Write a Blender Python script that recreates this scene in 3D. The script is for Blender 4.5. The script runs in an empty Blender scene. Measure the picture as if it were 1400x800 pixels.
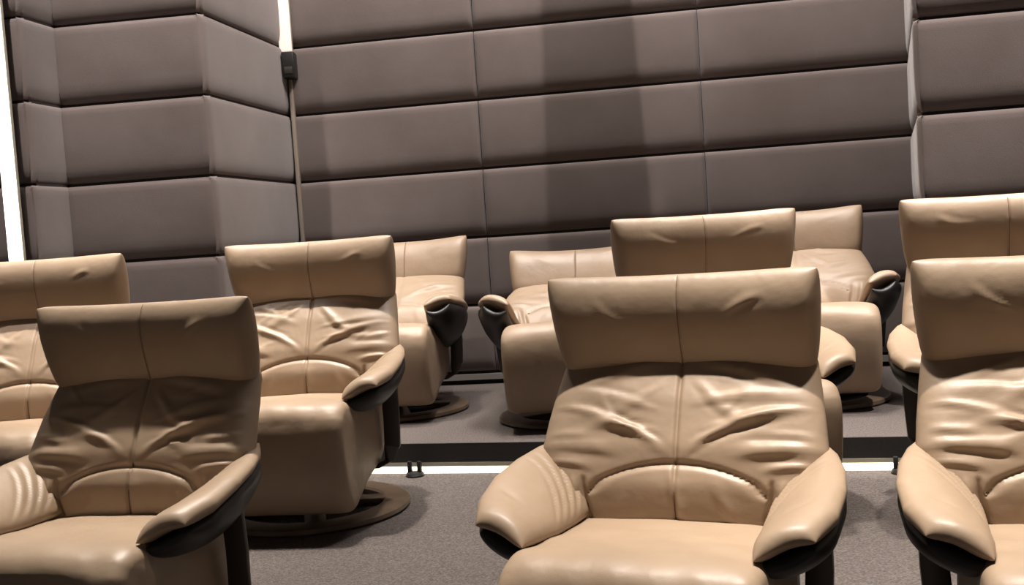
import bpy, math, random
import numpy as np
from mathutils import Vector, Matrix
PI = math.pi
C = bpy.context.scene.collection
R = math.radians

# ------------------------------------------------------------------ helpers
def make(name, verts, faces, mat=None, parent=None, smooth=True, mats=None, fmat=None):
    me = bpy.data.meshes.new(name)
    me.from_pydata([tuple(map(float, v)) for v in verts], [], [tuple(int(i) for i in f) for f in faces])
    if mats:
        for m in mats: me.materials.append(m)
        if fmat is not None: me.polygons.foreach_set('material_index', list(fmat))
    elif mat: me.materials.append(mat)
    me.polygons.foreach_set('use_smooth', [smooth] * len(me.polygons))
    me.update()
    o = bpy.data.objects.new(name, me); C.objects.link(o)
    if parent: o.parent = parent
    return o

class MB:
    def __init__(s): s.v = []; s.f = []
    def add(s, v, f):
        n = len(s.v); s.v += [tuple(p) for p in v]; s.f += [tuple(i + n for i in q) for q in f]
    def box(s, x0, x1, y0, y1, z0, z1, bev=0.0):
        if bev <= 0:
            s.add([(x, y, z) for x in (x0, x1) for y in (y0, y1) for z in (z0, z1)],
                  [(0, 1, 3, 2), (4, 6, 7, 5), (0, 4, 5, 1), (2, 3, 7, 6), (0, 2, 6, 4), (1, 5, 7, 3)])
        else:   # stacked loops with rounded outline in xy and rounded top and bottom
            loops = []
            n = 5
            for t, ins in [(0, 1), (.3, .3), (1, 0)]:
                loops.append((z0 + bev * t, bev * ins))
            for t, ins in [(1, 0), (.3, .3), (0, 1)]:
                loops.append((z1 - bev * t, bev * ins))
            vv = []; m = 0
            for z, ins in loops:
                ring = []
                for cxn, cyn, a0 in ((x1 - bev, y1 - bev, 0), (x0 + bev, y1 - bev, 90), (x0 + bev, y0 + bev, 180), (x1 - bev, y0 + bev, 270)):
                    for k in range(n):
                        a = R(a0 + 90 * k / (n - 1)); r = max(bev - ins, bev * .02)
                        ring.append((cxn + r * math.cos(a), cyn + r * math.sin(a), z))
                m = len(ring); vv += ring
            ff = [tuple(reversed(range(m)))]
            for l in range(len(loops) - 1):
                for k in range(m):
                    ff.append((l * m + k, l * m + (k + 1) % m, (l + 1) * m + (k + 1) % m, (l + 1) * m + k))
            ff.append(tuple(range((len(loops) - 1) * m, len(loops) * m)))
            s.add(vv, ff)
    def tube(s, pts, r, n=10, cap=True, flat=None):
        pts = [Vector(p) for p in pts]; vv = []; up = Vector((0, 0, 1))
        for i, p in enumerate(pts):
            d = (pts[min(i + 1, len(pts) - 1)] - pts[max(i - 1, 0)]).normalized()
            u = up if abs(d.dot(up)) < .93 else Vector((0, 1, 0))
            a = d.cross(u).normalized(); b = a.cross(d)
            ra, rb = (r, r) if flat is None else flat
            for k in range(n):
                t = 2 * PI * k / n
                c, q = math.cos(t), math.sin(t)
                if flat:     # squared section
                    c = math.copysign(abs(c) ** .45, c); q = math.copysign(abs(q) ** .45, q)
                vv.append(p + a * (c * ra) + b * (q * rb))
        ff = []
        for i in range(len(pts) - 1):
            for k in range(n):
                ff.append((i * n + k, i * n + (k + 1) % n, (i + 1) * n + (k + 1) % n, (i + 1) * n + k))
        if cap: ff.append(tuple(reversed(range(n)))); ff.append(tuple(range((len(pts) - 1) * n, len(pts) * n)))
        s.add(vv, ff)
    def lathe(s, prof, n=48, c=(0, 0)):
        vv = [(c[0] + r * math.cos(2 * PI * k / n), c[1] + r * math.sin(2 * PI * k / n), z) for r, z in prof for k in range(n)]
        m = len(prof); ff = []
        for i in range(m - 1):
            for k in range(n):
                ff.append((i * n + k, i * n + (k + 1) % n, (i + 1) * n + (k + 1) % n, (i + 1) * n + k))
        s.add(vv, ff)
    def build(s, name, mat, parent=None, smooth=False, auto=False):
        o = make(name, s.v, s.f, mat, parent, smooth or auto)
        if auto:
            o.data.set_sharp_from_angle(angle=R(38))
        return o

def tag(o, label=None, cat=None, group=None, kind=None):
    if label: o['label'] = label
    if cat: o['category'] = cat
    if group: o['group'] = group
    if kind: o['kind'] = kind
    return o

def empty(name, loc, rz=0):
    o = bpy.data.objects.new(name, None); C.objects.link(o)
    o.location = loc; o.rotation_euler = (0, 0, rz); o.empty_display_size = .1
    return o

# ------------------------------------------------------------------ materials
def srgb(r, g, b):
    f = lambda c: c / 12.92 if c <= .04045 else ((c + .055) / 1.055) ** 2.4
    return (f(r / 255), f(g / 255), f(b / 255), 1)

def material(name, col, rough=.6, metal=0, bump=None, var=None, spec=.5, sheen=0, coat=0, emit=None):
    m = bpy.data.materials.new(name); m.use_nodes = True
    nt = m.node_tree; b = nt.nodes['Principled BSDF']
    b.inputs['Base Color'].default_value = col
    b.inputs['Roughness'].default_value = rough
    b.inputs['Metallic'].default_value = metal
    b.inputs['Specular IOR Level'].default_value = spec
    if sheen: b.inputs['Sheen Weight'].default_value = sheen
    if coat: b.inputs['Coat Weight'].default_value = coat; b.inputs['Coat Roughness'].default_value = .35
    tc = nt.nodes.new('ShaderNodeTexCoord')
    if var:   # (scale, colour a, colour b)
        n = nt.nodes.new('ShaderNodeTexNoise'); n.inputs['Scale'].default_value = var[0]; n.inputs['Detail'].default_value = 4
        nt.links.new(tc.outputs['Object'], n.inputs['Vector'])
        r = nt.nodes.new('ShaderNodeValToRGB'); r.color_ramp.elements[0].position = .3; r.color_ramp.elements[1].position = .7
        r.color_ramp.elements[0].color = var[1]; r.color_ramp.elements[1].color = var[2]
        nt.links.new(n.outputs['Fac'], r.inputs['Fac']); nt.links.new(r.outputs['Color'], b.inputs['Base Color'])
    if bump:  # list of (scale, strength, distance)
        last = None
        for sc, st, di in bump:
            n = nt.nodes.new('ShaderNodeTexNoise'); n.inputs['Scale'].default_value = sc; n.inputs['Detail'].default_value = 3
            nt.links.new(tc.outputs['Object'], n.inputs['Vector'])
            bp = nt.nodes.new('ShaderNodeBump'); bp.inputs['Strength'].default_value = st; bp.inputs['Distance'].default_value = di
            nt.links.new(n.outputs['Fac'], bp.inputs['Height'])
            if last: nt.links.new(last.outputs['Normal'], bp.inputs['Normal'])
            last = bp
        nt.links.new(last.outputs['Normal'], b.inputs['Normal'])
    if emit:
        b.inputs['Emission Color'].default_value = emit[0]; b.inputs['Emission Strength'].default_value = emit[1]
    return m

M = {}
M['leather'] = material('tan_leather', srgb(186, 154, 122), .47, bump=[(9, .25, .02), (420, .12, .002)],
                        var=(5, srgb(147, 127, 106), srgb(158, 137, 115)), spec=.5)
M['stitch'] = material('brown_stitching', srgb(98, 72, 50), .7)
M['black'] = material('black_plastic', srgb(26, 25, 25), .45, bump=[(200, .1, .002)])
M['steel'] = material('dark_grey_metal', srgb(62, 56, 52), .4, metal=.3, bump=[(150, .06, .002)])
M['wood'] = material('dark_brown_wood', srgb(96, 80, 64), .38, bump=[(60, .1, .002)], var=(14, srgb(84, 69, 55), srgb(106, 89, 72)))
M['fabric'] = material('mauve_grey_fabric', srgb(132, 121, 119), .95, bump=[(350, .35, .003), (6, .1, .02)],
                       var=(3, srgb(102, 92, 88), srgb(111, 101, 98)), spec=.15, sheen=.25)
M['gap'] = material('dark_backing', srgb(48, 42, 40), .9)
M['carpet'] = material('grey_carpet', srgb(150, 140, 135), 1.0, bump=[(260, .9, .012), (60, .3, .01)],
                       var=(150, srgb(84, 78, 76), srgb(122, 114, 110)), spec=.05)
M['riser'] = material('black_riser_board', srgb(40, 38, 36), .6, bump=[(90, .2, .003)])
M['alu'] = material('pale_aluminium', srgb(190, 186, 170), .45, metal=.3)
M['base'] = material('grey_baseboard', srgb(120, 115, 112), .6)
M['cornertrim'] = material('beige_corner_trim', srgb(124, 113, 102), .7)
M['ceil'] = material('dark_ceiling', srgb(90, 84, 80), .95)
M['led'] = material('led_strip_glow', srgb(250, 240, 215), .5, emit=(srgb(255, 244, 212), 3.2))
M['lamp'] = material('vertical_lamp_glow', srgb(250, 240, 230), .5, emit=(srgb(255, 246, 236), 3.4))
M['lamp_soft'] = material('corner_lamp_glow', srgb(235, 215, 205), .5, emit=(srgb(255, 232, 218), .72))

# ------------------------------------------------------------------ camera
CAM_H = .886
cam = bpy.data.cameras.new('camera'); co = bpy.data.objects.new('camera', cam); C.objects.link(co)
cam.sensor_fit = 'HORIZONTAL'; cam.sensor_width = 36; cam.lens = 36 * 1450 / 1400
cam.clip_start = .05
co.matrix_world = Matrix.Translation((0, 0, CAM_H)) @ Matrix.Rotation(R(90 - 3.25), 4, 'X') @ Matrix.Rotation(R(-3.85), 4, 'Z')
bpy.context.scene.camera = co

# ------------------------------------------------------------------ floor, tiers
SL = -.267                                    # direction of the step edges: y = y0 + SL * x
def tier(name, y0, y1, ztop, th, mat, x0=-6, x1=5):
    mb = MB()
    v = []
    for x in (x0, x1):
        for y in (y0 + SL * x, y1 if y1 > 50 else y1 + SL * x):
            for z in (ztop - th, ztop): v.append((x, min(y, 7.5), z))
    mb.add(v, [(0, 1, 3, 2), (4, 6, 7, 5), (0, 4, 5, 1), (2, 3, 7, 6), (0, 2, 6, 4), (1, 5, 7, 3)])
    o = mb.build(name, mat); tag(o, kind='structure'); return o
Y_UP, Y_LOW = 4.43, 2.935
Z2, Z1 = -.13, -.28
tier('floor', Y_UP + .012, 99, 0, .5, M['carpet'])
tier('floor', Y_LOW + .012, Y_UP + .012, Z2, .37, M['carpet'])
tier('floor', -3.0, Y_LOW + .012, Z1, .22, M['carpet'])
ang = math.atan(SL)
def along(mb, y0, yo0, yo1, z0, z1, x0=-5.9, x1=4.9):
    v = []
    for x in (x0, x1):
        for yy in (y0 + SL * x + yo0, y0 + SL * x + yo1):
            for z in (z0, z1): v.append((x, yy, z))
    mb.add(v, [(0, 1, 3, 2), (4, 6, 7, 5), (0, 4, 5, 1), (2, 3, 7, 6), (0, 2, 6, 4), (1, 5, 7, 3)])
for (Y, zt, zb) in ((Y_UP, 0, Z2), (Y_LOW, Z2, Z1)):
    mb = MB(); along(mb, Y, 0, .012, zb + .048, zt); o = mb.build('trim_1' if Y == Y_UP else 'trim_2', M['riser']); tag(o, kind='structure')
def step_light(Y, zb, label):
    s = empty('step_light', (0, Y, zb))
    mb = MB(); along(mb, 0, .002, .012, .0, .048); along(mb, 0, -.002, .004, .030, .048)
    mb.build('channel', M['alu'], s)
    mb = MB(); along(mb, 0, -.003, .003, .001, .030)
    mb.build('diffuser', M['led'], s)
    tag(s, label, 'light strip')
step_light(Y_UP, Z2, 'glowing cream light strip along the foot of the black step riser')

def clip(x, label):
    y = Y_UP + SL * x - .05
    s = empty('cable_clip', (x, y, Z2), ang)
    mb = MB(); mb.lathe([(.001, 0), (.040, 0), (.042, .006), (.036, .016), (.018, .02), (.001, .02)], 24)
    mb.build('foot', M['black'], s, auto=True)
    for sx in (-1, 1):
        mb = MB(); mb.box(sx * .022 - .009, sx * .022 + .009, -.008, .012, .012, .064, .004)
        mb.build('prong', M['black'], s, auto=True)
    tag(s, label, 'clip', 'black clips on the step light')
clip(-.468, 'small black two-pronged clip on the step light beside the second row recliner, left of centre')
clip(1.44, 'small black two-pronged clip at the right end of the visible step light')

# ------------------------------------------------------------------ upholstered walls
K0 = CAM_H - .8207
PH = .4
def wall_face(name, p0, p1, cuts, k_lo=0, k_hi=12, bulge=.045, e0=0, e1=0):
    """padded panels between ground points p0 and p1, the room on the right-hand side of p0 -> p1 reversed"""
    p0 = Vector((p0[0], p0[1], 0)); p1 = Vector((p1[0], p1[1], 0))
    L = (p1 - p0).length; d = (p1 - p0) / L; n = Vector((d.y, -d.x, 0))   # towards the room
    mb = MB()
    cs = [-e0] + cuts + [L + e1]
    eu = [(0, .15), (.004, .5), (.012, .82), (.026, .95), (.05, 1.0)]
    for a, b in zip(cs[:-1], cs[1:]):
        a += .001; b -= .001; w = b - a
        if w < .12: us = [(a, 0), (a + .01, .8), (b - .01, .8), (b, 0)]
        else: us = [(a + t, q) for t, q in eu] + [((a + b) / 2, 1.0)] + [(b - t, q) for t, q in reversed(eu)]
        for k in range(k_lo, k_hi):
            z0 = K0 + k * PH; z1 = z0 + PH
            vs = [(z0 + .012, 0), (z0 + .015, .28), (z0 + .028, .56), (z0 + .048, .80), (z0 + .075, .94), (z0 + .11, 1), ((z0 + z1) / 2, 1.04),
                  (z1 - .05, 1), (z1 - .026, .97), (z1 - .012, .86), (z1 - .004, .6), (z1 - .001, 0)]
            vv = []
            for z, qz in vs:
                for u, qu in us:
                    h = bulge * min(1.04, qz) * (qu ** .6)
                    P = p0 + d * u + n * h; vv.append((P.x, P.y, z))
            m = len(us); ff = []
            for i in range(len(vs) - 1):
                for j in range(m - 1):
                    ff.append((i * m + j, i * m + j + 1, (i + 1) * m + j + 1, (i + 1) * m + j))
            mb.add(vv, ff)
    o = mb.build(name, M['fabric'], smooth=True); tag(o, kind='structure')
    # backing
    mb = MB(); t = -.03
    a, b = p0, p1
    q = [a + n * .002, b + n * .002, b + n * t, a + n * t]
    mb.add([(v.x, v.y, z) for z in (0, 5.3) for v in q], [(3, 2, 1, 0), (4, 5, 6, 7), (0, 1, 5, 4), (1, 2, 6, 5), (2, 3, 7, 6), (3, 0, 4, 7)])
    o2 = mb.build('backing', M['gap'], o)
    # baseboard
    mb = MB(); q = [a + n * .035, b + n * .035, b + n * .003, a + n * .003]
    mb.add([(v.x, v.y, z) for z in (.028, K0 - .004) for v in q], [(3, 2, 1, 0), (4, 5, 6, 7), (0, 1, 5, 4), (1, 2, 6, 5), (2, 3, 7, 6), (3, 0, 4, 7)])
    tag(mb.build('baseboard_' + name.split('_')[1], M['base']), kind='structure')
    return o
P = dict(a=(-2.262, 5.16), b=(-2.214, 5.43), c=(-1.457, 5.34), d=(-1.270, 6.452), m1=(-.120, 6.263), m2=(1.145, 6.055), m3=(2.275, 5.869))
dm = Vector((P['m3'][0] - P['d'][0], P['m3'][1] - P['d'][1], 0)).normalized()
Ld = lambda p, q: math.hypot(P[p][0] - P[q][0], P[p][1] - P[q][1])
wall_face('wall_back', P['d'], P['m3'], [Ld('d', 'm1'), Ld('d', 'm2')])
# return that hides behind the next bay and the nearer bay at the right
r0 = (1.802, 4.558); r1 = (r0[0] + 2.6 * dm.x, r0[1] + 2.6 * dm.y)
wall_face('wall_right', r0, r1, [1.25, 2.5], e0=.027)
wall_face('wall_right', P['m3'], r0, [.66], bulge=.03, e1=.042)
wall_face('wall_left', P['c'], P['d'], [], bulge=.030, e0=.042)
wall_face('wall_left', P['b'], P['c'], [], e1=.027)
wall_face('wall_left', P['a'], P['b'], [], bulge=.02, e0=.042)
a2 = (P['a'][0] - 2.4 * dm.x, P['a'][1] - 2.4 * dm.y)
wall_face('wall_left', a2, P['a'], [1.2, 2.3], e1=.017)

# ceiling
mb = MB(); mb.box(-6, 5, -3, 7.5, 5.3, 5.4); tag(mb.build('ceiling', M['ceil']), kind='structure')

# vertical lamps
def lamp(x, y, z0, z1, w, mat, label, hw=.01):
    s = empty('light_strip', (x, y, z0))
    h = z1 - z0
    mb = MB(); mb.box(-w / 2 - hw * .3, w / 2 + hw * .3, .004, .03, 0, h, .004); mb.build('housing', M['alu'], s, auto=True)
    mb = MB(); mb.box(-w / 2, w / 2, -.014, .008, .004, h - .004, .004); mb.build('diffuser', mat, s, auto=True)
    tag(s, label, 'light strip')
lamp(-2.325, 5.02, 0.0, 3.4, .062, M['lamp'], 'tall bright white vertical light strip at the left edge of the wall')
lamp(-1.238, 6.345, 2.035, 3.4, .072, M['lamp_soft'], 'soft white vertical light strip in the wall corner above the black box')
s = empty('wall_bracket', (-1.222, 6.33, 1.880))
mb = MB(); mb.box(-.036, .036, -.04, .12, 0, .15, .006); mb.build('housing', M['black'], s, auto=True)
mb = MB(); mb.box(-.024, .024, -.046, -.036, .02, .06, .003); mb.build('grille', M['steel'], s, auto=True)
tag(s, 'small black box mounted in the padded wall corner under the light strip', 'bracket')

mb = MB(); mb.box(-.011, .011, -.02, .03, .05, 1.878, .005)
o = mb.build('trim_3', M['cornertrim'], auto=True); o.location = (-1.232, 6.385, 0); tag(o, kind='structure')

# unseen tapered body hung above the view, added to cast the wall's shadow band
s = empty('hanging_shadow_caster', (.565, 5.36, 2.30))
mb = MB()
mb.add([(x * w_, y, z) for z, w_ in ((0, .19), (1.25, .145)) for x, y in ((-1, -.09), (1, -.09), (1, .09), (-1, .09))],
       [(3, 2, 1, 0), (4, 5, 6, 7), (0, 1, 5, 4), (1, 2, 6, 5), (2, 3, 7, 6), (3, 0, 4, 7)])
mb.build('caster_body', M['black'], s)
mb = MB(); mb.box(-.14, .14, -.105, -.09, .06, 1.15, .005); mb.build('grille', M['steel'], s, auto=True)
mb = MB(); mb.tube([(0, 0, 1.24), (0, 0, 3.0)], .02, 12); mb.build('hanging_pole', M['black'], s, auto=True)
tag(s, 'tall black tapered body hung out of view, added to cast the shadow band on the padded wall', 'speaker')

# ------------------------------------------------------------------ recliner
CR = Vector((0, .02, .44))                         # crease where back meets seat

def rotx(p, th, c=CR):                             # th > 0 leans back
    y, z = p[1] - c.y, p[2] - c.z
    return (p[0], c.y + y * math.cos(th) + z * math.sin(th), c.z - y * math.sin(th) + z * math.cos(th))

def usamp(n, e=1.6):
    t = np.linspace(-1, 1, n)
    return np.sign(t) * (1 - (1 - np.abs(t)) ** e)

def smooth01(x): x = np.clip(x, 0, 1); return x * x * (3 - 2 * x)

def pad(name, mid, nrm, T, U, V, disp, xf, mat, parent, pu=8, pv=6, back_scale=1.0, pvb=None):
    """closed cushion: mid(u,v)->(x,y,z) arrays, nrm = unit direction(s) to the front"""
    uu, vv = np.meshgrid(U, V)                     # rows v
    m = np.stack(mid(uu, vv), -1)
    du = np.gradient(m, axis=1); dv = np.gradient(m, axis=0)
    n = np.cross(du, dv); n /= np.linalg.norm(n, axis=-1, keepdims=True) + 1e-12
    ref = np.array(nrm); sgn = np.sign((n * ref).sum(-1, keepdims=True)); sgn[sgn == 0] = 1; n = n * sgn
    prof = np.sqrt(np.clip(1 - np.abs(uu) ** pu, 0, 1)) * np.sqrt(np.clip(1 - np.abs(vv) ** np.where(vv < 0, pvb or pv, pv), 0, 1))
    t = (T(uu, vv) if callable(T) else T) / 2 * prof
    front = m + n * (t + disp(uu, vv) * np.minimum(1, prof * 1.4))[..., None]
    back = m - n * (t * back_scale)[..., None]
    nv, nu = uu.shape
    idxF = np.arange(nv * nu).reshape(nv, nu); verts = [tuple(p) for p in front.reshape(-1, 3)]
    idxB = idxF.copy(); k = nv * nu
    for i in range(1, nv - 1):
        for j in range(1, nu - 1):
            idxB[i, j] = k; k += 1; verts.append(tuple(back[i, j]))
    faces = []
    for i in range(nv - 1):
        for j in range(nu - 1):
            faces.append((idxF[i, j], idxF[i, j + 1], idxF[i + 1, j + 1], idxF[i + 1, j]))
            faces.append((idxB[i, j], idxB[i + 1, j], idxB[i + 1, j + 1], idxB[i, j + 1]))
    verts = [xf(p) for p in verts]
    o = make(name, verts, faces, mat, parent)
    import bmesh
    bm = bmesh.new(); bm.from_mesh(o.data); bmesh.ops.recalc_face_normals(bm, faces=bm.faces); bm.to_mesh(o.data); bm.free()
    return o, front

def seg_fold(X, S, x0, s0, x1, s1, amp, w, bow=0.0):
    """soft ridge with a valley beside it along a bowed line, fading at both ends"""
    dx, ds = x1 - x0, s1 - s0; L = math.hypot(dx, ds); dx /= L; ds /= L
    t = ((X - x0) * dx + (S - s0) * ds) / L
    d = -(X - x0) * ds + (S - s0) * dx - bow * 4 * np.clip(t, 0, 1) * (1 - np.clip(t, 0, 1))
    fade = smooth01((t + .05) / .40) * smooth01((1.05 - t) / .45)
    ww = w * (.65 + .6 * np.clip(t, 0, 1))
    return amp * fade * (np.exp(-(d / ww) ** 2) - .4 * np.exp(-((d + 1.5 * ww) / (ww * .75)) ** 2))

def arc_s(x):                                       # the curved seam across the back
    return .182 - .055 * (np.abs(x) / .22) ** 2.0

def make_recliner(loc, yaw, label, recline=0.0, arm_rot=0.0, seed=1, ring=(0, 0), head_tilt=0.0, hero=True, head_drop=0.0, wr=1.0):
    rnd = random.Random(seed)
    root = empty('leather_recliner', loc, -yaw)
    tag(root, label, 'recliner', None)
    L = M['leather']
    nu, nv = (150, 110) if hero else (84, 60)
    # ---- back cushion
    xf = lambda p: rotx(p, recline)
    def hw(z):                                      # half width by upright height
        return np.interp(z, [.36, .44, .52, .60, .66, .74, .80, .84, .90], [.27, .285, .33, .357, .350, .337, .325, .300, .27])
    def bmid(u, v):
        s = (v + 1) / 2
        z = .385 + s * .515
        y = np.interp(z, [.385, .44, .52, .60, .70, .77, .82, .90], [.095, .085, .083, .106, .160, .212, .255, .300])
        x = u * hw(z)
        y = y - .035 * np.abs(u) ** 3.0 * np.clip((.72 - z) / .25, 0, 1)     # sides come forward near the arms
        return x, y, z
    folds = []
    q = lambda: rnd.uniform(.45, 1.25) * wr
    e = lambda d: rnd.uniform(-d, d)
    for side in (-1, 1):
        folds += [(side * .02, .205, side * .29, .300 + e(.02), .0085 * q(), .011, side * .016),
                  (side * .03, .365 + e(.01), side * .19, .275 + e(.02), .0050 * q(), .012, -side * .010),
                  (side * .04, .245, side * .25, .262 + e(.02), .0050 * q(), .009, side * .008),
                  (side * .03, .30 + e(.02), side * .31, .325 + e(.02), .0045 * q(), .009, side * .010),
                  (side * .34, .30 + e(.01), side * .12, .27, .0045 * q(), .009, -side * .006),
                  (side * .03, .395, side * .28, .345 + e(.015), .0050 * q(), .013, side * .008),
                  (side * .34, .215, side * .13, .205, .0070 * q(), .010, -side * .004),
                  (side * .34, .180, side * .20, .168, .0065 * q(), .009, -side * .004),
                  (side * .34, .255 + e(.02), side * .20, .235, .0045 * q(), .010, 0)]
    for _ in range(6):
        sx = rnd.choice((-1, 1)); x0 = sx * rnd.uniform(.06, .2); s0 = rnd.uniform(.22, .38); an = rnd.uniform(-.5, .8)
        folds.append((x0, s0, x0 + sx * .11 * math.cos(an), s0 + .11 * math.sin(an), .0028 * q(), .008, e(.006)))
    low = [(e(.02), .17, e(.05), .05, .0035 * q(), .014, .004), (.11 + e(.03), .15, .15, .05, .0025 * q(), .015, .006), (-.11 + e(.03), .14, -.15, .04, .0025 * q(), .015, -.006)]
    def bdisp(u, v):
        z = .385 + (v + 1) / 2 * .515
        X = u * hw(z); S = z - .385
        h = np.zeros_like(X)
        for fo in folds: h += seg_fold(X, S, *fo)
        a = arc_s(X)
        h *= np.where(np.abs(X) < .215, smooth01((S - a) / .02), 1)
        for fo in low: h += seg_fold(X, S, *fo)
        inside = np.abs(X) < .225
        h += np.where(inside, -.009 * np.exp(-((S - a) / .007) ** 2), 0)
        h += np.where((S < a) & inside, .014 * np.sin(np.clip(S / .19, 0, 1) * PI) * (1 - (X / .225) ** 2).clip(0, 1), 0)
        xs = .222 + .018 * (S < 0)
        side_w = np.where(S < .13, 1, np.clip(1 - (S - .13) / .02, 0, 1))
        h += -.011 * side_w * np.exp(-((np.abs(X) - (.222 + .035 * np.sin(np.clip(S / .13, 0, 1) * PI / 2) - .02)) / .007) ** 2)
        for q, dd in enumerate((.028, .050)):       # pleats beside the lower panel
            h += .0055 * side_w * np.exp(-((np.abs(X) - (.215 + dd + .02 * S / .13)) / .007) ** 2)
        h += -.007 * np.exp(-(X / .006) ** 2) * np.clip((S + .02) / .02, 0, 1)
        h += .006 * np.exp(-(X / .05) ** 2) * (S > .19) * 0
        return h
    U = usamp(nu, 1.35); V = usamp(nv, 1.25)
    U = np.unique(np.concatenate([U, np.linspace(-.04, .04, 15)])) if hero else U
    bk, bf = pad('backrest', bmid, (0, -1, .35), .105, U, V, bdisp, xf, L, root, pu=9, pv=14)
    bk.rotation_euler = (0, 0, 0)
    # stitching lines, following the leather
    def on_back(x, s):
        z = .385 + s; v = s / .515 * 2 - 1; u = x / float(hw(z))
        j = int(np.argmin(np.abs(U - u))); i = int(np.argmin(np.abs(V - v)))
        p = bf[i, j].copy(); p[0] = x; p[2] = z; p[1] -= .0005
        return xf(tuple(p))
    st = MB(); r_ = .0016 if hero else .0022
    st.tube([on_back(0.0, s) for s in np.linspace(.04, .44, 40)], r_, 5)
    st.tube([on_back(x, float(arc_s(x))) for x in np.linspace(-.222, .222, 36)], r_, 5)
    st.build('stitching', M['stitch'], bk, smooth=True)
    tag(bk.children[0], 'dark brown seam stitching')
    # ---- headrest
    HT = .262
    def hxf(p):
        y, z = p[1] - .215, p[2] - .82
        c, s_ = math.cos(head_tilt), math.sin(head_tilt)
        q = (p[0], .215 + y * c + z * s_, .82 - y * s_ + z * c - head_drop)
        return rotx(q, recline)
    def hmid(u, v):
        s = (v + 1) / 2
        w = .322 + .024 * s + .006 * np.sin(s * PI)
        x = u * w
        top = .008 * np.abs(u) ** 2.5 - .004
        z = .780 + s * (HT - .006) + s * top
        y = .242 - .056 * s - .026 * np.abs(u) ** 2.2
        x = x * (1 - .016 * np.abs(v) ** 8); z = z - np.sign(v) * .006 * np.abs(u) ** 14 * np.abs(v) ** 3
        return x, y, z
    hf = [(sx * .12 + rnd.uniform(-.03, .03), .17 + rnd.uniform(-.02, .02), sx * (.2 + rnd.uniform(0, .04)), .215, rnd.uniform(.0015, .0035) * wr, .010, .01) for sx in (-1, 1, rnd.choice((-1, 1)))]
    def hdisp(u, v):
        X = u * .335; S = (v + 1) / 2 * HT
        h = -.003 * np.exp(-(X / .004) ** 2) + .012 * np.sin((v + 1) / 2 * PI)
        for fo in hf: h += seg_fold(X, S, *fo)
        return h
    U2 = usamp(nu // 2 + 30, 1.7); U2 = np.unique(np.concatenate([U2, np.linspace(-.03, .03, 11)])); V2 = usamp(nv // 2, 1.7)
    hd, hfr = pad('headrest', hmid, (0, -1, 0), .100, U2, V2, hdisp, hxf, L, root, pu=14, pv=2.6, pvb=9)
    st = MB(); jc = int(np.argmin(np.abs(U2))); pts = []
    for i in range(6, len(V2) - 2):
        p = hfr[i, jc].copy(); p[1] -= .0004; pts.append(hxf(tuple(p)))
    st.tube(pts, r_ * .55, 5); st.build('stitching', M['stitch'], hd, smooth=True)
    tag(hd.children[0], 'dark brown seam stitching')
    # ---- arms: wings that sweep forward from the back
    ARM = [  # s, inner(x,y,z), outer(x,y,z)
        (0.0, (.215, .130, .455), (.335, .170, .615)),
        (.18, (.225, .060, .448), (.375, .090, .603)),
        (.40, (.230, -.050, .448), (.400, .000, .588)),
        (.62, (.235, -.160, .455), (.412, -.110, .568)),
        (.82, (.240, -.255, .468), (.405, -.220, .538)),
        (1.0, (.250, -.340, .478), (.370, -.315, .515))]
    sk = [a[0] for a in ARM]
    def ipt(s, which):
        return tuple(np.interp(s, sk, [a[which][c] for a in ARM]) for c in range(3))
    for side in (-1, 1):
        def amid(u, v, side=side):
            s = (v + 1) / 2; k = (u + 1) / 2
            a = ipt(s, 1); b = ipt(s, 2)
            x = a[0] + (b[0] - a[0]) * k; y = a[1] + (b[1] - a[1]) * k
            z = a[2] + (b[2] - a[2]) * k + .014 * np.sin(k * PI) 
            return side * x, y, z
        def adisp(u, v):
            s = (v + 1) / 2; k = (u + 1) / 2
            h = np.zeros_like(u)
            for q in range(4):                      # pleats near the root, bending round to the seat
                line = .10 + .085 * q + .10 * (1 - k) ** 1.5 * 0
                cur = s - line - .30 * (1 - k) ** 2.2
                h += .0042 * wr * (1 - .12 * q) * np.exp(-(cur / .015) ** 2) * smooth01(k * 4) * smooth01((1.05 - k) * 2)
                h -= .0066 * wr * np.exp(-((cur - .028) / .011) ** 2) * smooth01(k * 4) * smooth01((1.0 - k) * 1.6)
            h += .010 * np.sin(k * PI) * smooth01(s * 2)
            h -= .0035 * wr * np.exp(-((s - .83 + .12 * k) / .02) ** 2) * np.exp(-((k - .62) / .14) ** 2)
            return h
        axf = lambda p: rotx(p, arm_rot, Vector((0, -.14, .50)))
        U3 = usamp(44 if hero else 28, 1.5); V3 = usamp(84 if hero else 44, 1.4)
        ar, _ = pad('armrest', amid, (0, -.2, 1), .052, U3, V3, adisp, axf, L, root, pu=5, pv=10, back_scale=.8)
        # black shell under the pad
        def smid(u, v, side=side):
            s = .03 + .955 * (v + 1) / 2; k = (u + 1) / 2
            a = ipt(s, 1); b = ipt(s, 2)
            x = a[0] + (b[0] - a[0]) * (.07 + .88 * k); y = a[1] + (b[1] - a[1]) * k + .004
            drop = .022 + (.040 + .11 * arm_rot) * np.sin(np.clip(k, 0, 1) * PI) ** .8 * np.sin(np.clip(s, 0, 1) * PI * .85 + .25)
            z = a[2] + (b[2] - a[2]) * k - drop
            return side * x, y, z
        sh, _ = pad('shell', smid, (0, 0, 1), .060, usamp(20, 1.4), usamp(30, 1.4), lambda u, v: u * 0, axf, M['black'], ar, pu=4, pv=6)
        tag(sh, 'black underside of the armrest')
        mb = MB()
        mb.tube([(side * .330, -.03, .55), (side * .336, -.02, .48), (side * .334, -.005, .36), (side * .325, .01, .24), (side * .31, .015, .185), (side * .27, .02, .165), (side * .12, .02, .165)],
                .02, 12, flat=(.032, .011))
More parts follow.
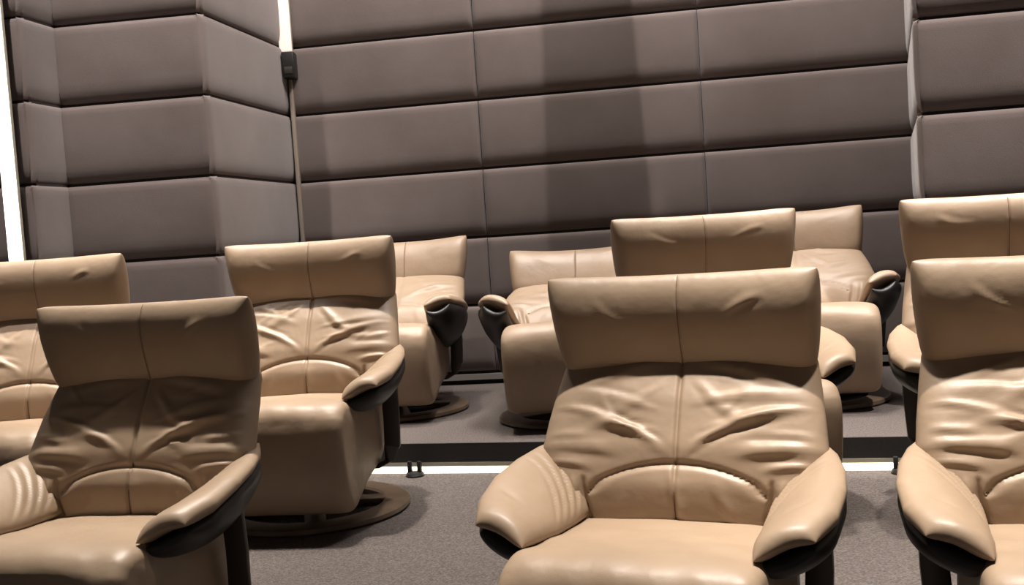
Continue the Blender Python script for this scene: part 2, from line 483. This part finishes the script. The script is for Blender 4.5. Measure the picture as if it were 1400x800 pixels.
        mb.build('arm_support', M['steel'], root, auto=True)
    # ---- seat with folded leg rest
    prof = [(.105, .400), (.085, .432), (.03, .442), (-.08, .446), (-.19, .456), (-.29, .470), (-.36, .477), (-.405, .472), (-.436, .455),
            (-.456, .425), (-.464, .385), (-.463, .33), (-.455, .27), (-.441, .21), (-.422, .155), (-.395, .105), (-.365, .078), (-.32, .078),
            (-.25, .105), (-.16, .135), (-.07, .150), (.03, .165), (.09, .20), (.11, .26), (.115, .33)]
    # densify
    pc = np.array(prof + [prof[0]]); dl = np.r_[0, np.cumsum(np.hypot(*np.diff(pc, axis=0).T))]
    N = 110 if hero else 70; tt = np.linspace(0, dl[-1], N, endpoint=False)
    py = np.interp(tt, dl, pc[:, 0]); pz = np.interp(tt, dl, pc[:, 1])
    for _ in range(2): py = (np.roll(py, 1) + py * 2 + np.roll(py, -1)) / 4; pz = (np.roll(pz, 1) + pz * 2 + np.roll(pz, -1)) / 4
    ty = np.roll(py, -1) - np.roll(py, 1); tz = np.roll(pz, -1) - np.roll(pz, 1); ln = np.hypot(ty, tz)
    ny, nz = tz / ln, -ty / ln
    cyx = (-.18, .28)
    sg = np.sign(((py - cyx[0]) * ny + (pz - cyx[1]) * nz).sum()); ny *= sg; nz *= sg
    US = np.sort(np.unique(np.concatenate([usamp(70 if hero else 40, 1.7), np.linspace(-.03, .03, 7)])))
    W = .277; verts = []; ph = [rnd.uniform(0, 6) for _ in range(6)]
    for u in US:
        e = 1 - math.sqrt(max(0, 1 - abs(u) ** 16)); ins = .040 * e
        x = u * W
        top = np.clip((pz - .42) / .03, 0, 1) * (nz > .3)
        crn = .012 * math.cos(u * PI / 2) * top
        wrk = .0022 * wr * top * (np.sin(py * 46 + ph[0] + 5 * u) * (abs(u) > .3) * (abs(u) - .3) * 1.4 + .5 * np.sin(py * 31 + 9 * u + ph[1]))
        frontish = (ny < -.3)
        wrk2 = .0011 * wr * frontish * np.sin(x * 70 + ph[2] + 10 * pz) * np.clip((pz - .36) / .1, 0, 1)
        seam = -.006 * np.exp(-((np.hypot(py + .432, pz - .446)) / .007) ** 2)
        for k in range(N):
            off = -ins + crn[k] + wrk[k] + wrk2[k] + seam[k]
            verts.append((x, py[k] + ny[k] * off, pz[k] + nz[k] * off))
    faces = []
    for j in range(len(US) - 1):
        for k in range(N):
            faces.append((j * N + k, j * N + (k + 1) % N, (j + 1) * N + (k + 1) % N, (j + 1) * N + k))
    nvv = len(verts)
    for j, flip in ((0, 1), (len(US) - 1, 0)):      # side panels, slightly domed
        base = j * N; sx = -1 if j == 0 else 1
        prev = list(range(base, base + N))
        for sc_, bulge in ((.75, .010), (.35, .014)):
            cur = []
            for k in range(N):
                v = verts[base + k]
                cur.append(len(verts)); verts.append((v[0] + sx * bulge, cyx[0] + (v[1] - cyx[0]) * sc_, cyx[1] + (v[2] - cyx[1]) * sc_))
            for k in range(N): faces.append((prev[k], prev[(k + 1) % N], cur[(k + 1) % N], cur[k]))
            prev = cur
        faces.append(tuple(prev))
    se = make('seat', verts, faces, L, root)
    import bmesh
    bm = bmesh.new(); bm.from_mesh(se.data); bmesh.ops.recalc_face_normals(bm, faces=bm.faces); bm.to_mesh(se.data); bm.free()
    # ---- base
    rx, ry = ring
    mb = MB(); mb.lathe([(.270, .004), (.268, .022), (.278, .030), (.356, .030), (.368, .024), (.370, .010), (.362, .001), (.275, .001), (.270, .004)], 72, (rx, ry))
    for a in (20, 110, 200, 290):
        ca, sa = math.cos(R(a)), math.sin(R(a))
        mb.tube([(rx + .03 * ca, ry + .03 * sa, .030), (rx + .15 * ca, ry + .15 * sa, .026), (rx + .285 * ca, ry + .285 * sa, .018)], .02, 12, flat=(.040, .011))
    mb.build('base_ring', M['wood'], root, auto=True)
    mb = MB(); mb.lathe([(.001, .02), (.065, .02), (.06, .045), (.034, .06), (.030, .15), (.030, .17), (.001, .17)], 32, (rx, ry))
    mb.box(min(rx, 0) - .06, max(rx, 0) + .06, min(ry, -.05) - .05, .06, .150, .178, .006)
    mb.build('column', M['black'], root, auto=True)
    mb = MB(); mb.box(-.20, .20, -.22, .085, .165, .19, .008); mb.build('seat_frame', M['black'], root, auto=True)
    return root

def at(hx, hy, yaw, z, off=.20):                    # place by the ground point under the headrest
    return (hx - off * math.sin(yaw), hy - off * math.cos(yaw), z)
CH = [
 # hx, hy, yaw, floor, recline, arm, seed, ring, label
 ('A', -1.065, 3.12, 13, Z1, 0, 0, 3, (0, 0), True, 'tan leather recliner at the front left, its shaded headrest just left of the round-based one'),
 ('B', .431, 2.69, 23, Z1, 0, 0, 8, (0, 0), True, 'large tan leather recliner in the front row at the centre, both armrests in view'),
 ('C', 1.288, 2.45, 17, Z1, 0, 0, 14, (0, 0), True, 'tan leather recliner in the front row, its headrest cut off by the right edge'),
 ('D', -1.79, 4.06, 3, Z2, 0, 0, 21, (0, 0), True, 'tan leather recliner in the second row, its headrest cut off by the left edge'),
 ('E', -.785, 4.24, 8, Z2, 0, 0, 5, (.0, 0), True, 'tan leather recliner standing clear in the second row, round base and seat front visible'),
 ('F', .721, 3.97, -2, Z2, 0, 0, 31, (0, 0), True, 'tan leather recliner in the second row mostly hidden behind the front centre recliner'),
 ('G', 1.70, 3.62, 18, Z2, 0, 0, 40, (0, 0), True, 'tan leather recliner in the second row behind the one at the right edge'),
 ('H', -.57, 5.88, 8, 0, 30, 24, 50, (0, 0), False, 'reclined tan recliner in the back row, leftmost, by the padded wall'),
 ('I', .337, 5.45, 8, 0, 42, 26, 60, (0, 0), False, 'reclined tan recliner in the middle of the back row, black arm shell at its left'),
 ('J', 1.445, 5.40, 10, 0, 27, 24, 70, (0, 0), False, 'reclined tan recliner in the back row, rightmost, before the dark lower wall panels'),
]
for n, hx, hy, yw, z, rc, ar, sd, rg, hero, lb in CH:
    t_ = R(rc); o = make_recliner(at(hx, hy, R(yw), z, .02 + .195 * math.cos(t_) + .48 * math.sin(t_)), R(yw), lb, R(rc), R(ar), sd, rg, hero=hero)
    o['group'] = {'A': 'recliners in the front row', 'B': 'recliners in the front row', 'C': 'recliners in the front row', 'D': 'recliners in the second row',
                  'E': 'recliners in the second row', 'F': 'recliners in the second row', 'G': 'recliners in the second row'}.get(n, 'recliners in the back row')

# ------------------------------------------------------------------ light
def area(name, loc, power, size, col=(1, .86, .70), rot=(0, 0, 0), spread=180):
    l = bpy.data.lights.new(name, 'AREA'); l.shape = 'DISK'; l.size = size; l.energy = power; l.color = col; l.spread = R(spread)
    o = bpy.data.objects.new(name, l); C.objects.link(o); o.location = loc; o.rotation_euler = rot
    return o
def point(name, loc, power, r=.04, col=(1, .86, .70)):
    l = bpy.data.lights.new(name, 'POINT'); l.energy = power; l.shadow_soft_size = r; l.color = col
    o = bpy.data.objects.new(name, l); C.objects.link(o); o.location = loc
    return o
def spot(name, loc, target, power, cone, blend, r=.03, col=(1, .91, .86)):
    l = bpy.data.lights.new(name, 'SPOT'); l.energy = power; l.shadow_soft_size = r; l.color = col
    l.spot_size = R(cone); l.spot_blend = blend
    o = bpy.data.objects.new(name, l); C.objects.link(o); o.location = loc
    o.rotation_euler = (Vector(target) - Vector(loc)).to_track_quat('-Z', 'Y').to_euler()
    return o
for x, y, pw in [(.35, 2.42, 14), (1.3, 2.2, 14), (-1.9, 4.0, 12), (-.78, 4.14, 12), (.75, 3.85, 10), (1.75, 3.5, 12)]:
    area('downlight', (x, y, 5.2), pw, .14, (1, .91, .82), spread=30)
for x, y, pw in [(-.6, 5.35, 5), (.38, 5.0, 3), (1.5, 4.95, 4)]:
    area('downlight', (x, y, 5.2), pw, .14, (1, .91, .82), spread=30)
spot('wall_washer', (.615, 3.95, 5.15), (.5, 6.2, 1.5), 470, 84, .35)
spot('wall_washer', (.615, 4.55, 5.15), (.5, 6.2, 1.3), 95, 84, .35)
spot('wall_washer', (-2.1, 3.5, 5.15), (-2.2, 5.1, 1.5), 850, 50, .6)
spot('wall_washer', (2.7, 2.9, 5.15), (2.75, 4.4, 1.5), 1250, 55, .6)
area('downlight', (-1.1, 4.0, 5.2), 14, .14, (1, .91, .82), (R(-14), 0, 0), spread=30)
wall_fill = area('wall_fill_light', (.4, 5.0, 5.2), 125, 3.6, (1, .93, .88), (R(18), 0, 0), spread=120)  # unseen broad fill, added to lighten the shadowed part of the wall
wall_fill.data.shape = 'RECTANGLE'; wall_fill.data.size_y = .3

w = bpy.data.worlds.new('world'); bpy.context.scene.world = w; w.use_nodes = True
w.node_tree.nodes['Background'].inputs[0].default_value = srgb(200, 190, 185)
w.node_tree.nodes['Background'].inputs[1].default_value = .14

vs = bpy.context.scene.view_settings
vs.view_transform = 'Standard'; vs.look = 'None'; vs.gamma = 1; vs.use_curve_mapping = False; vs.exposure = 0.0
